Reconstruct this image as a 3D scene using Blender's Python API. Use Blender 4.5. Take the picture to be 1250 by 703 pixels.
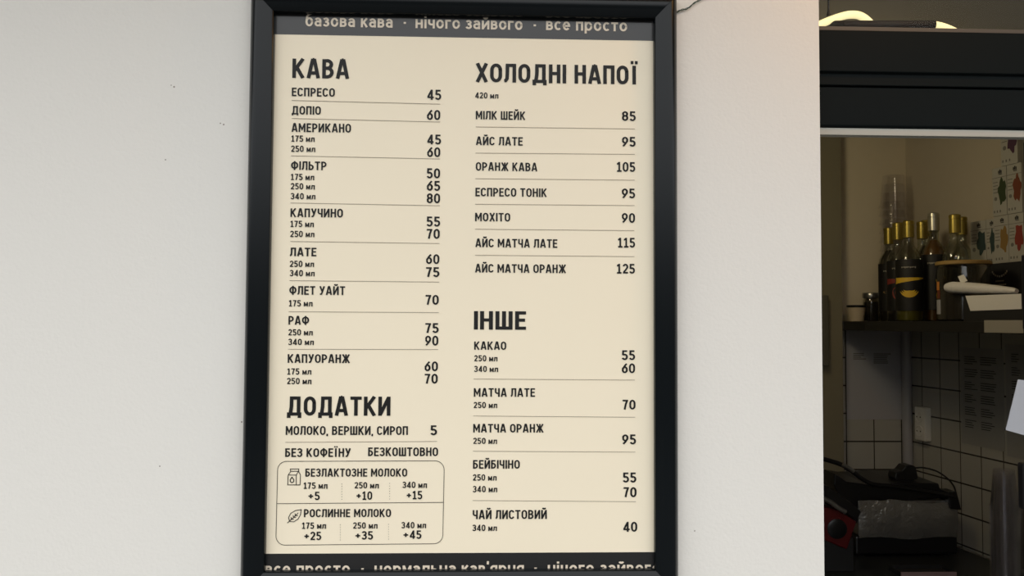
import bpy, math, random
from mathutils import Vector

# ------------------------------------------------------------------ camera, world, light, exposure
for o in list(bpy.data.objects):
    bpy.data.objects.remove(o)
S = bpy.context.scene
COL = S.collection
FPX, CX, CY = 1000.0, 625.0, 351.5
CAM = Vector((0.02934, -1.20212, 1.600))
PZ = 1.600 + 0.0426                      # height of the centre of the cream sheet
YAW, PITCH, ROLL = 0.034622, 0.040823, 0.005448
FW = Vector((math.sin(YAW)*math.cos(PITCH), math.cos(YAW)*math.cos(PITCH), math.sin(PITCH)))
_r = FW.cross(Vector((0, 0, 1))).normalized()
_u = _r.cross(FW)
RT = _r*math.cos(ROLL) + _u*math.sin(ROLL)
UP = -_r*math.sin(ROLL) + _u*math.cos(ROLL)
cd = bpy.data.cameras.new('camera')
cd.sensor_width = 36.0
cd.lens = FPX/1250*36.0
cd.clip_start = 0.02
cam = bpy.data.objects.new('camera', cd)
COL.objects.link(cam)
from mathutils import Matrix
M3 = Matrix((RT, UP, -FW)).transposed()
cam.matrix_world = Matrix.Translation(CAM) @ M3.to_4x4()
S.camera = cam

S.view_settings.view_transform = 'Standard'
S.view_settings.look = 'None'
S.view_settings.gamma = 1.0
S.view_settings.exposure = 0.0
S.view_settings.use_curve_mapping = False
try:
    S.cycles.transparent_max_bounces = 48
except Exception:
    pass

W = bpy.data.worlds.new('overcast_sky')
S.world = W
W.use_nodes = True
nt = W.node_tree
nt.nodes.clear()
tc = nt.nodes.new('ShaderNodeTexCoord')
sx = nt.nodes.new('ShaderNodeSeparateXYZ')
mr = nt.nodes.new('ShaderNodeMapRange')
mr.inputs[1].default_value = -1; mr.inputs[2].default_value = 1
rp = nt.nodes.new('ShaderNodeValToRGB')
cr = rp.color_ramp
cr.elements[0].position = 0.0;  cr.elements[0].color = (0.06, 0.058, 0.055, 1)
cr.elements[1].position = 1.0;  cr.elements[1].color = (0.96, 0.97, 0.97, 1)
for p, c in ((0.49, (0.06, 0.06, 0.058, 1)), (0.53, (0.07, 0.07, 0.068, 1)), (0.60, (0.72, 0.74, 0.76, 1)), (0.72, (0.97, 0.98, 0.98, 1))):
    e = cr.elements.new(p); e.color = c
bg = nt.nodes.new('ShaderNodeBackground')
bg.inputs[1].default_value = 2.42
wo = nt.nodes.new('ShaderNodeOutputWorld')
nt.links.new(tc.outputs['Generated'], sx.inputs[0])
nt.links.new(sx.outputs[2], mr.inputs[0])
nt.links.new(mr.outputs[0], rp.inputs[0])
nt.links.new(rp.outputs[0], bg.inputs[0])
nt.links.new(bg.outputs[0], wo.inputs[0])


def lamp(name, kind, loc, energy, color, size=0.1, rot=(0, 0, 0)):
    d = bpy.data.lights.new(name, kind)
    d.energy = energy; d.color = color
    if kind == 'AREA':
        d.shape = 'DISK'; d.size = size
    else:
        d.shadow_soft_size = size
    o = bpy.data.objects.new(name, d)
    o.location = loc; o.rotation_euler = rot
    COL.objects.link(o)
    return o


lamp('porch_bulb', 'POINT', (0.80, -0.24, 2.36), 4.6, (1.0, 0.50, 0.14), 0.05)
lamp('kiosk_fill_light', 'POINT', (0.82, 1.02, 2.08), 4.3, (1.0, 0.84, 0.53), 0.085)  # added light, kept out of view, brightens the kiosk interior


# ------------------------------------------------------------------ pixel rays and right wall frame
def ray(px, py):
    return (FW + RT*((px-CX)/FPX) - UP*((py-CY)/FPX))


def at(px, py, Y):
    d = ray(px, py)
    return CAM + d*((Y-CAM.y)/d.y)


YB = 1.80                                # inner back wall
CO = at(1108.5, 400, YB)                 # corner of back wall and right wall
CO.z = 0
_d = ray(460, 392); _d.z = 0
WD = -_d.normalized()                    # along the right wall, towards the street
WN = Vector((-WD.y, WD.x, 0))
if WN.x > 0: WN = -WN                    # into the room


def onwall(px, py, n=0.0):
    d = ray(px, py)
    k = ((CO + WN*n - CAM).dot(WN))/d.dot(WN)
    return CAM + d*k


def tz(px, py, n=0.0):
    p = onwall(px, py, n)
    return (p-CO).dot(WD), p.z


def pw(t, n, z):
    p = CO + WD*t + WN*n
    return Vector((p.x, p.y, z))


# ------------------------------------------------------------------ materials
def principled(name, color, rough=0.5, metal=0.0, spec=0.5, coat=0.0, coat_rough=0.1, emis=None, estr=0.0):
    m = bpy.data.materials.new(name)
    m.use_nodes = True
    b = m.node_tree.nodes['Principled BSDF']
    b.inputs['Base Color'].default_value = (*color, 1)
    b.inputs['Roughness'].default_value = rough
    b.inputs['Metallic'].default_value = metal
    b.inputs['Specular IOR Level'].default_value = spec
    b.inputs['Coat Weight'].default_value = coat
    b.inputs['Coat Roughness'].default_value = coat_rough
    if emis:
        b.inputs['Emission Color'].default_value = (*emis, 1)
        b.inputs['Emission Strength'].default_value = estr
    return m


def noisy(m, scale, bump=0.0, dist=0.001, colvar=0.0, detail=4.0, rough_in=0.6):
    t = m.node_tree; b = t.nodes['Principled BSDF']
    c = t.nodes.new('ShaderNodeTexCoord')
    n = t.nodes.new('ShaderNodeTexNoise')
    n.inputs['Scale'].default_value = scale
    n.inputs['Detail'].default_value = detail
    n.inputs['Roughness'].default_value = rough_in
    t.links.new(c.outputs['Object'], n.inputs['Vector'])
    if bump:
        bp = t.nodes.new('ShaderNodeBump')
        bp.inputs['Strength'].default_value = bump
        bp.inputs['Distance'].default_value = dist
        t.links.new(n.outputs['Fac'], bp.inputs['Height'])
        t.links.new(bp.outputs[0], b.inputs['Normal'])
    if colvar:
        col = b.inputs['Base Color'].default_value[:]
        mx = t.nodes.new('ShaderNodeMix'); mx.data_type = 'RGBA'
        mx.inputs[6].default_value = tuple(max(0, v*(1-colvar)) for v in col[:3]) + (1,)
        mx.inputs[7].default_value = tuple(min(1, v*(1+colvar)) for v in col[:3]) + (1,)
        t.links.new(n.outputs['Fac'], mx.inputs[0])
        t.links.new(mx.outputs[2], b.inputs['Base Color'])
    return m


def clear(name, tint, gloss_rough=0.08, base=0.06, edge=0.5, gcol=(1, 1, 1), blend=0.35, haze=0.0):
    m = bpy.data.materials.new(name)
    m.use_nodes = True
    t = m.node_tree; t.nodes.clear()
    tr = t.nodes.new('ShaderNodeBsdfTransparent'); tr.inputs[0].default_value = (*tint, 1)
    gl = t.nodes.new('ShaderNodeBsdfGlossy'); gl.inputs['Roughness'].default_value = gloss_rough
    gl.inputs[0].default_value = (*gcol, 1)
    lw = t.nodes.new('ShaderNodeLayerWeight'); lw.inputs[0].default_value = blend
    mp = t.nodes.new('ShaderNodeMapRange'); mp.inputs[3].default_value = base; mp.inputs[4].default_value = edge
    mx = t.nodes.new('ShaderNodeMixShader'); out = t.nodes.new('ShaderNodeOutputMaterial')
    t.links.new(lw.outputs['Facing'], mp.inputs[0]); t.links.new(mp.outputs[0], mx.inputs[0])
    t.links.new(tr.outputs[0], mx.inputs[1]); t.links.new(gl.outputs[0], mx.inputs[2])
    if haze:
        df = t.nodes.new('ShaderNodeBsdfDiffuse'); df.inputs[0].default_value = (.8, .8, .8, 1)
        m2 = t.nodes.new('ShaderNodeMixShader'); m2.inputs[0].default_value = haze
        t.links.new(mx.outputs[0], m2.inputs[1]); t.links.new(df.outputs[0], m2.inputs[2])
        t.links.new(m2.outputs[0], out.inputs[0])
    else:
        t.links.new(mx.outputs[0], out.inputs[0])
    return m


def plaster_outside():
    m = principled('white_plaster_outside', (0.775, 0.75, 0.70), 0.75, spec=0.25)
    t = m.node_tree; b = t.nodes['Principled BSDF']
    c = t.nodes.new('ShaderNodeTexCoord')
    n = t.nodes.new('ShaderNodeTexNoise'); n.inputs['Scale'].default_value = 190; n.inputs['Detail'].default_value = 3
    n2 = t.nodes.new('ShaderNodeTexNoise'); n2.inputs['Scale'].default_value = 60; n2.inputs['Detail'].default_value = 2
    ad = t.nodes.new('ShaderNodeMath'); ad.operation = 'ADD'
    bp = t.nodes.new('ShaderNodeBump'); bp.inputs['Strength'].default_value = 0.22; bp.inputs['Distance'].default_value = 0.002
    for q in (n, n2): t.links.new(c.outputs['Object'], q.inputs['Vector'])
    t.links.new(n.outputs['Fac'], ad.inputs[0]); t.links.new(n2.outputs['Fac'], ad.inputs[1])
    t.links.new(ad.outputs[0], bp.inputs['Height']); t.links.new(bp.outputs[0], b.inputs['Normal'])
    # a few dark specks on the plaster, each with a place of its own
    last = None
    for px, py, r in ((212.5, 106, .0013), (209, 104, .0008), (269, 150.5, .0010), (273, 152, .0012), (202, 195, .0010), (195, 569, .0010), (295, 515, .0012), (848, 648, .0010), (1001, 96, .001)):
        p = at(px, py, 0.0)
        dn = t.nodes.new('ShaderNodeVectorMath'); dn.operation = 'DISTANCE'
        t.links.new(c.outputs['Object'], dn.inputs[0]); dn.inputs[1].default_value = p
        lt = t.nodes.new('ShaderNodeMath'); lt.operation = 'LESS_THAN'; lt.inputs[1].default_value = r
        t.links.new(dn.outputs['Value'], lt.inputs[0])
        if last is None: last = lt
        else:
            mxn = t.nodes.new('ShaderNodeMath'); mxn.operation = 'MAXIMUM'
            t.links.new(last.outputs[0], mxn.inputs[0]); t.links.new(lt.outputs[0], mxn.inputs[1]); last = mxn
    mx = t.nodes.new('ShaderNodeMix'); mx.data_type = 'RGBA'
    mx.inputs[6].default_value = (0.775, 0.75, 0.70, 1); mx.inputs[7].default_value = (0.30, 0.26, 0.22, 1)
    t.links.new(last.outputs[0], mx.inputs[0]); t.links.new(mx.outputs[2], b.inputs['Base Color'])
    return m


def tile_mat():
    """square white tiles with dark grout; UV is in whole tiles"""
    m = principled('white_tiles_dark_grout', (0.42, 0.41, 0.37), 0.25)
    t = m.node_tree; b = t.nodes['Principled BSDF']
    uv = t.nodes.new('ShaderNodeUVMap'); sp = t.nodes.new('ShaderNodeSeparateXYZ')
    t.links.new(uv.outputs[0], sp.inputs[0])
    ms = []
    for i in (0, 1):
        pp = t.nodes.new('ShaderNodeMath'); pp.operation = 'PINGPONG'; pp.inputs[1].default_value = 0.5
        t.links.new(sp.outputs[i], pp.inputs[0])
        lt = t.nodes.new('ShaderNodeMath'); lt.operation = 'LESS_THAN'; lt.inputs[1].default_value = 0.019 + 0.006*i
        t.links.new(pp.outputs[0], lt.inputs[0]); ms.append(lt)
    mx = t.nodes.new('ShaderNodeMath'); mx.operation = 'MAXIMUM'
    t.links.new(ms[0].outputs[0], mx.inputs[0]); t.links.new(ms[1].outputs[0], mx.inputs[1])
    mc = t.nodes.new('ShaderNodeMix'); mc.data_type = 'RGBA'
    mc.inputs[6].default_value = (0.42, 0.41, 0.37, 1); mc.inputs[7].default_value = (0.03, 0.028, 0.025, 1)
    t.links.new(mx.outputs[0], mc.inputs[0]); t.links.new(mc.outputs[2], b.inputs['Base Color'])
    return m


MT = dict(
    plaster=plaster_outside(),
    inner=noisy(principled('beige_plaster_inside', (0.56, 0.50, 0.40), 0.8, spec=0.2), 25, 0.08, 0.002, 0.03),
    inner_lit=noisy(principled('beige_plaster_inside_lit', (0.74, 0.66, 0.51), 0.8, spec=0.2), 25, 0.08, 0.002, 0.03),  # inside plaster with stronger lamp light put into its colour, for the back wall
    olive=noisy(principled('olive_painted_board', (0.23, 0.21, 0.15), 0.7, spec=0.2), 18, 0.05, 0.001, 0.05),
    ceil=noisy(principled('grey_brown_ceiling', (0.26, 0.235, 0.18), 0.9, spec=0.2), 20, 0.05, 0.002, 0.05),
    floor=noisy(principled('grey_concrete', (0.09, 0.088, 0.085), 0.85), 14, 0.2, 0.004, 0.15),
    tile=tile_mat(),
    anth=noisy(principled('anthracite_window_profile', (0.0066, 0.0090, 0.0094), 0.5, spec=0.05), 300, 0.04, 0.0004),
    whitepvc=principled('white_window_profile', (0.40, 0.395, 0.345), 0.4),
    bead=principled('brown_grey_glazing_bead', (0.07, 0.06, 0.045), 0.5),
    frame=noisy(principled('satin_black_aluminium', (0.0026, 0.0044, 0.0056), 0.20, spec=0.25), 500, 0.03, 0.0003),
    paper=noisy(principled('cream_printed_paper', (0.91, 0.81, 0.625), 0.55, spec=0.3, coat=0.2, coat_rough=0.22), 3.0, 0.05, 0.004, 0.025, 2.0),
    band=noisy(principled('black_printed_band', (0.008, 0.0078, 0.0078), 0.5, spec=0.3, coat=0.66, coat_rough=0.12), 900, 0.05, 0.0003),
    ink=principled('black_printed_ink', (0.008, 0.0075, 0.007), 0.5, spec=0.3),
    line=principled('grey_printed_line', (0.27, 0.235, 0.19), 0.6, spec=0.2),
    creamink=principled('cream_printed_lettering', (0.74, 0.64, 0.51), 0.55, spec=0.3),
    blackp=principled('black_plastic', (0.008, 0.008, 0.009), 0.35),
    blackm=principled('matt_black', (0.010, 0.010, 0.011), 0.7),
    shelf=noisy(principled('black_shelf_board', (0.014, 0.014, 0.014), 0.45), 60, 0.03, 0.001),
    counter=noisy(principled('dark_counter_laminate', (0.02, 0.021, 0.022), 0.3), 40, 0.02, 0.001),
    gold=principled('gold_foil_cap', (0.34, 0.265, 0.06), 0.36, 0.75),
    silver=principled('silver_foil_cap', (0.50, 0.48, 0.40), 0.32, 0.75),
    glass=clear('clear_bottle_glass', (0.80, 0.82, 0.76), 0.06, 0.05, 0.45),
    jarglass=clear('clear_jar_glass', (0.72, 0.72, 0.68), 0.06, 0.05, 0.5),
    pane=clear('window_pane_glass', (0.94, 0.94, 0.93), 0.03, 0.0, 0.10, blend=0.1),
    cup=clear('clear_plastic_cup', (0.94, 0.935, 0.945), 0.16, 0.03, 0.30, haze=0.015),
    label=principled('black_paper_label', (0.006, 0.006, 0.006), 0.55),
    syrup=principled('dark_syrup', (0.02, 0.016, 0.012), 0.3),
    greensyrup=principled('yellow_green_syrup', (0.16, 0.145, 0.02), 0.3),
    ambersyrup=principled('amber_syrup', (0.13, 0.055, 0.012), 0.3),
    yellow=principled('printed_yellow', (0.72, 0.46, 0.03), 0.5),
    red=principled('printed_red', (0.24, 0.035, 0.025), 0.5),
    orange=principled('printed_orange', (0.62, 0.24, 0.05), 0.5),
    brown=principled('printed_brown', (0.17, 0.045, 0.02), 0.5),
    green=principled('printed_green', (0.035, 0.055, 0.022), 0.5),
    teal=principled('printed_dark_teal', (0.03, 0.055, 0.055), 0.5),
    purple=principled('printed_purple', (0.07, 0.03, 0.06), 0.5),
    ochre=principled('printed_ochre', (0.26, 0.16, 0.05), 0.5),
    greyprint=principled('printed_grey', (0.16, 0.155, 0.145), 0.6),
    white=principled('white_paper', (0.80, 0.79, 0.76), 0.6, spec=0.3),
    carton=noisy(principled('white_carton', (0.40, 0.39, 0.35), 0.6, spec=0.3), 40, 0.02, 0.001, 0.04),
    sheet=principled('bluish_white_print_sheet', (0.42, 0.42, 0.45), 0.35),
    greysheet=principled('grey_print_sheet', (0.30, 0.295, 0.28), 0.5),
    tag=principled('grey_card', (0.34, 0.32, 0.27), 0.6),
    plaswhite=principled('white_plastic', (0.70, 0.69, 0.64), 0.35),
    pipe=principled('pale_grey_pipe', (0.36, 0.36, 0.38), 0.4),
    wood=noisy(principled('wooden_lid', (0.34, 0.22, 0.07), 0.5), 30, 0.05, 0.001, 0.2),
    cupbeige=principled('beige_paper_cup', (0.55, 0.46, 0.33), 0.6),
    steel=principled('brushed_steel', (0.42, 0.42, 0.41), 0.28, 0.9),
    film=noisy(principled('crinkled_plastic_film', (0.20, 0.197, 0.185), 0.22, 0.35, coat=0.6), 18, 0.7, 0.02, 0.10),
    redbox=principled('dark_red_plastic', (0.10, 0.005, 0.006), 0.4),
    pink=principled('pale_pink_card', (0.30, 0.20, 0.195), 0.6),
    glow=principled('glowing_tube', (0.9, 0.86, 0.6), 0.5, emis=(1.0, 0.88, 0.46), estr=1.0),
    wire=principled('dark_green_cable', (0.02, 0.045, 0.025), 0.5),
    grit=principled('dark_contents', (0.035, 0.03, 0.028), 0.8),
)

# ------------------------------------------------------------------ mesh helpers
ORG = {}


class MB:
    def __init__(self):
        self.v = []; self.f = []; self.mi = []; self.uv = {}

    def add(self, vs, fs, mi=0):
        k = len(self.v)
        self.v += [Vector(p) for p in vs]
        for f in fs:
            self.f.append([k+i for i in f]); self.mi.append(mi)

    def hexa(self, p, mi=0):
        self.add(p, [(3, 2, 1, 0), (4, 5, 6, 7), (0, 1, 5, 4), (1, 2, 6, 5), (2, 3, 7, 6), (3, 0, 4, 7)], mi)

    def box(self, a, b, mi=0):
        x0, y0, z0 = a; x1, y1, z1 = b
        self.hexa([(x0, y0, z0), (x1, y0, z0), (x1, y1, z0), (x0, y1, z0), (x0, y0, z1), (x1, y0, z1), (x1, y1, z1), (x0, y1, z1)], mi)

    def wbox(self, t0, t1, n0, n1, z0, z1, mi=0):
        """box laid along the right wall"""
        self.hexa([pw(t0, n0, z0), pw(t1, n0, z0), pw(t1, n1, z0), pw(t0, n1, z0), pw(t0, n0, z1), pw(t1, n0, z1), pw(t1, n1, z1), pw(t0, n1, z1)], mi)

    def prism(self, pts, dv, mi=0):
        """outline (3D points) swept by vector dv"""
        n = len(pts); dv = Vector(dv)
        P = [Vector(p) for p in pts]
        self.add(P + [p+dv for p in P], [tuple(range(n))[::-1], tuple(range(n, 2*n))] + [(i, (i+1) % n, n+(i+1) % n, n+i) for i in range(n)], mi)

    def flat(self, pts, mi=0):
        self.add(pts, [tuple(range(len(pts)))], mi)

    def lathe(self, prof, c, n=28, mi=0, axis=None, caps=True):
        c = Vector(c)
        az = Vector(axis).normalized() if axis else Vector((0, 0, 1))
        ax = az.orthogonal().normalized() if axis else Vector((1, 0, 0))
        ay = az.cross(ax)
        vs = []
        for r, h in prof:
            for i in range(n):
                a = 2*math.pi*i/n
                vs.append(c + az*h + ax*(r*math.cos(a)) + ay*(r*math.sin(a)))
        fs = []
        for k in range(len(prof)-1):
            for i in range(n):
                j = (i+1) % n
                fs.append((k*n+i, k*n+j, (k+1)*n+j, (k+1)*n+i))
        if caps:
            fs.append(tuple(range(n))[::-1]); fs.append(tuple((len(prof)-1)*n+i for i in range(n)))
        self.add(vs, fs, mi)

    def arc_patch(self, c, r, a0, a1, z0, z1, n=12, mi=0):
        """piece of a cylinder skin"""
        c = Vector(c); vs = []
        for i in range(n+1):
            a = a0+(a1-a0)*i/n
            for z in (z0, z1):
                vs.append((c.x+r*math.cos(a), c.y+r*math.sin(a), z))
        self.add(vs, [(2*i, 2*i+2, 2*i+3, 2*i+1) for i in range(n)], mi)

    def tube(self, path, r, n=10, mi=0):
        P = [Vector(p) for p in path]
        rs = r if isinstance(r, (list, tuple)) else [r]*len(P)
        vs = []; prev = None
        for i, p in enumerate(P):
            t = (P[min(i+1, len(P)-1)]-P[max(i-1, 0)]).normalized()
            if prev is None: a = t.orthogonal().normalized()
            else: a = (prev - t*prev.dot(t)).normalized()
            prev = a; b = t.cross(a)
            for k in range(n):
                an = 2*math.pi*k/n
                vs.append(p + (a*math.cos(an)+b*math.sin(an))*rs[i])
        fs = [(i*n+k, i*n+(k+1) % n, (i+1)*n+(k+1) % n, (i+1)*n+k) for i in range(len(P)-1) for k in range(n)]
        fs.append(tuple(range(n))[::-1]); fs.append(tuple((len(P)-1)*n+k for k in range(n)))
        self.add(vs, fs, mi)

    def build(self, name, mats, parent=None, smooth=False, bevel=0.0, label=None, segs=2):
        org = ORG.get(parent.name, Vector((0, 0, 0))) if parent else Vector((0, 0, 0))
        me = bpy.data.meshes.new(name)
        me.from_pydata([tuple(p-org) for p in self.v], [], self.f)
        if not isinstance(mats, (list, tuple)): mats = [mats]
        for m in mats: me.materials.append(m)
        for p, i in zip(me.polygons, self.mi):
            p.material_index = i; p.use_smooth = smooth
        me.update()
        o = bpy.data.objects.new(name, me)
        COL.objects.link(o)
        if parent: o.parent = parent
        ORG[o.name] = org
        if smooth and not bevel:
            es = o.modifiers.new('edge_split', 'EDGE_SPLIT'); es.split_angle = math.radians(38)
        if bevel:
            b = o.modifiers.new('bevel', 'BEVEL'); b.width = bevel; b.segments = segs; b.limit_method = 'ANGLE'
        if label: o['label'] = label
        return o


def thing(name, label, cat, loc, group=None):
    o = bpy.data.objects.new(name, None)
    o.empty_display_size = 0.05
    o.location = loc
    COL.objects.link(o)
    ORG[o.name] = Vector(loc)
    o['label'] = label; o['category'] = cat
    if group: o['group'] = group
    return o


def tag(o, label, cat, group=None):
    o['label'] = label; o['category'] = cat
    if group: o['group'] = group
    return o


def struct(o):
    o['kind'] = 'structure'
    return o


# ------------------------------------------------------------------ the setting
XE = 0.5*(at(998.2, 0, 0).x + at(1007.6, 700, 0).x)      # right edge of the plastered wall
XO = XE+0.60                                          # far side of the service window
ZS, ZT = 0.98, 2.28                                     # bottom and top of the opening
TH = 0.13
b = MB()
b.box((-3.2, 0, 0), (XE, TH, 3.0))
b.box((XO, 0, 0), (3.2, TH, 3.0))
b.box((XE, 0, ZT), (XO, TH, 3.0))
b.box((XE, 0, 0), (XO, TH, ZS))
struct(b.build('wall_front', MT['plaster']))
b = MB(); b.box((-3.2, -0.62, 2.62), (3.2, 0.0, 2.70))
struct(b.build('trim_1', MT['plaster']))
b = MB(); b.box((0.62, -0.80, 2.56), (2.4, -0.002, 2.61))
struct(b.build('trim_5', MT['blackm']))                 # added unseen awning, darkens the wall's upper right                # eave over the wall
b = MB(); b.box((-6, -8, -0.05), (6, 4, 0.0))
struct(b.build('floor', MT['floor']))
b = MB(); b.box((-1.2, TH, 2.30), (3.2, 2.6, 2.36))
struct(b.build('ceiling', MT['ceil']))
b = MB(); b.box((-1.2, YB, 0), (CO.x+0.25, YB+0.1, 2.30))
struct(b.build('wall_back', MT['inner_lit']))
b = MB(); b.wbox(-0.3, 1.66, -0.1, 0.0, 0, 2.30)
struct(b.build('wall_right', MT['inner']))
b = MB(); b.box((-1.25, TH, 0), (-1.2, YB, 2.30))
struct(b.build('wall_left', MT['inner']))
# narrow olive return of the partition, left of the back wall
YP = 1.72
xp = at(1027.3, 300, YP).x
b = MB(); b.box((-1.2, YP, 0), (xp, YB, 2.30))
struct(b.build('trim_4', MT['olive']))

# tiles: one pitch for both walls, cut under the shelf
PITCH_T = 0.1028
zt0 = onwall(1128, 437, 0).z                            # a horizontal joint
SH_T, SH_B = onwall(1090, 392.3, 0.2).z, onwall(1090, 403.6, 0.2).z
tt = [tz(x, 450)[0] for x in (1127, 1148.5, 1172.5, 1198, 1225)]
pt = (tt[-1]-tt[0])/4
b = MB()
z0, z1 = 0.85, SH_B
b.wbox(0.006, 1.62, 0.0, 0.006, z0, z1)
o = b.build('trim_2', MT['tile']); struct(o)


def uvmap(o, fu, fv):
    me = o.data
    uv = me.uv_layers.new(name='UVMap')
    for lp in me.loops:
        co = me.vertices[lp.vertex_index].co
        uv.data[lp.index].uv = (fu(co), fv(co))


uvmap(o, lambda c: (((c-CO).dot(WD))-tt[0])/pt, lambda c: (c.z-zt0)/PITCH_T)
xb0, xb1 = at(1066, 530, YB).x, at(1099.5, 530, YB).x
zb0 = at(1066, 538.5, YB).z
b = MB(); b.box((xp+0.0005, YB-0.006, z0), (CO.x-0.004, YB, z1))
o = b.build('trim_3', MT['tile']); struct(o)
uvmap(o, lambda c: (c.x-xb0)/(xb1-xb0), lambda c: (c.z-zb0)/PITCH_T)

# service window: dark beam, glazing bead, white inner rail, stile at the right, pane above the beam
win = bpy.data.objects.new('window_1', None); win.location = (XE, 0.03, 1.0); COL.objects.link(win)
ORG['window_1'] = Vector((XE, 0.03, 1.0)); struct(win)
YF = 0.022


def zat(py, Y, px=1125): return at(px, py, Y).z


x1 = XO-0.002
X0 = XE+0.0015
za, zb, zc, zd, ze = (zat(v, YF) for v in (38.2, 88.5, 104.2, 104.9, 154.8))
b = MB()                                                 # upper profile with a sloped lower face
b.prism([(X0, YF, za), (X0, YF, zb), (X0, YF+0.006, zb-0.002), (X0, YF+0.005, zc), (X0, 0.085, zc), (X0, 0.085, za)], (x1-X0, 0, 0))
b.build('upper_beam', MT['anth'], win, bevel=0.0012)
b = MB()
b.prism([(X0, YF+0.008, zd-0.0012), (X0, YF+0.008, ze+0.003), (X0, YF+0.011, ze), (X0, 0.085, ze), (X0, 0.085, zd-0.0012)], (x1-X0, 0, 0))
b.build('lower_beam', MT['anth'], win, bevel=0.0012)
YW = 0.034
b = MB(); b.box((X0, YW, zat(166.0, YW)), (x1, YW+0.010, ze-0.0005))
b.box((X0, YW+0.006, zat(168.2, YW+0.006)), (x1, YW+0.010, zat(166.0, YW)))
b.build('inner_rail', MT['whitepvc'], win, bevel=0.001, label='white rail under the dark beam')
b = MB(); b.box((X0, YF+0.014, za), (x1, YF+0.03, zat(34.0, YF+0.014)))
b.build('glazing_bead', MT['bead'], win, label='brown grey strip on top of the beam')
b = MB(); b.box((X0, 0.060, zat(34.6, 0.06)), (x1, 0.064, ZT-0.002))
b.build('pane', MT['pane'], win)
xs = at(1252.5, 400, 0.0705).x
b = MB(); b.box((xs, 0.045, ZS+0.002), (xs+0.07, 0.070, zat(168.6, 0.05)))
b.build('stile', MT['anth'], win, bevel=0.002)
c0, c1 = at(1246.8, 310, 0.0), at(1246.8, 402, 0.0)
c0.x = c1.x = at(1246.8, 350, 0.060).x
b = MB(); b.box((c0.x, 0.048, at(1248, 402, .05).z), (xs+0.03, 0.060, at(1248, 310, .05).z))
b.build('handle', MT['blackp'], win, bevel=0.002)
c0, c1 = at(1240.6, 563, 0.064), at(1240.6, 620, 0.064)
b = MB(); b.box((c0.x, 0.046, c1.z), (xs+0.03, 0.064, c0.z))
b.build('latch', MT['blackp'], win, bevel=0.004)

# ------------------------------------------------------------------ stroke lettering
SW = 0.075                                               # half a stroke, in capital heights


def arc(cx, cy, rx, ry, a0, a1, n=10):
    return [(cx+rx*math.cos(math.radians(a0+(a1-a0)*i/n)), cy+ry*math.sin(math.radians(a0+(a1-a0)*i/n))) for i in range(n+1)]


def oval(l, r, bt, tp, ry=None):
    rx = (r-l)/2; ry = ry or min(0.27, (tp-bt)/2); m = (l+r)/2
    p = arc(m, tp-ry, rx, ry, 0, 180, 14) + arc(m, bt+ry, rx, ry, 180, 360, 14)
    return p + [p[0], p[1]]


def bowl(x0, r, bt, tp):
    """from the stem at the top round to the stem at the bottom"""
    ry = (tp-bt)/2; rx = min(ry*0.95, (r-x0)*0.75)
    return [(x0, tp), (r-rx, tp)] + arc(r-rx, (tp+bt)/2, rx, ry, 90, -90, 12)[1:] + [(x0, bt)]


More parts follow.
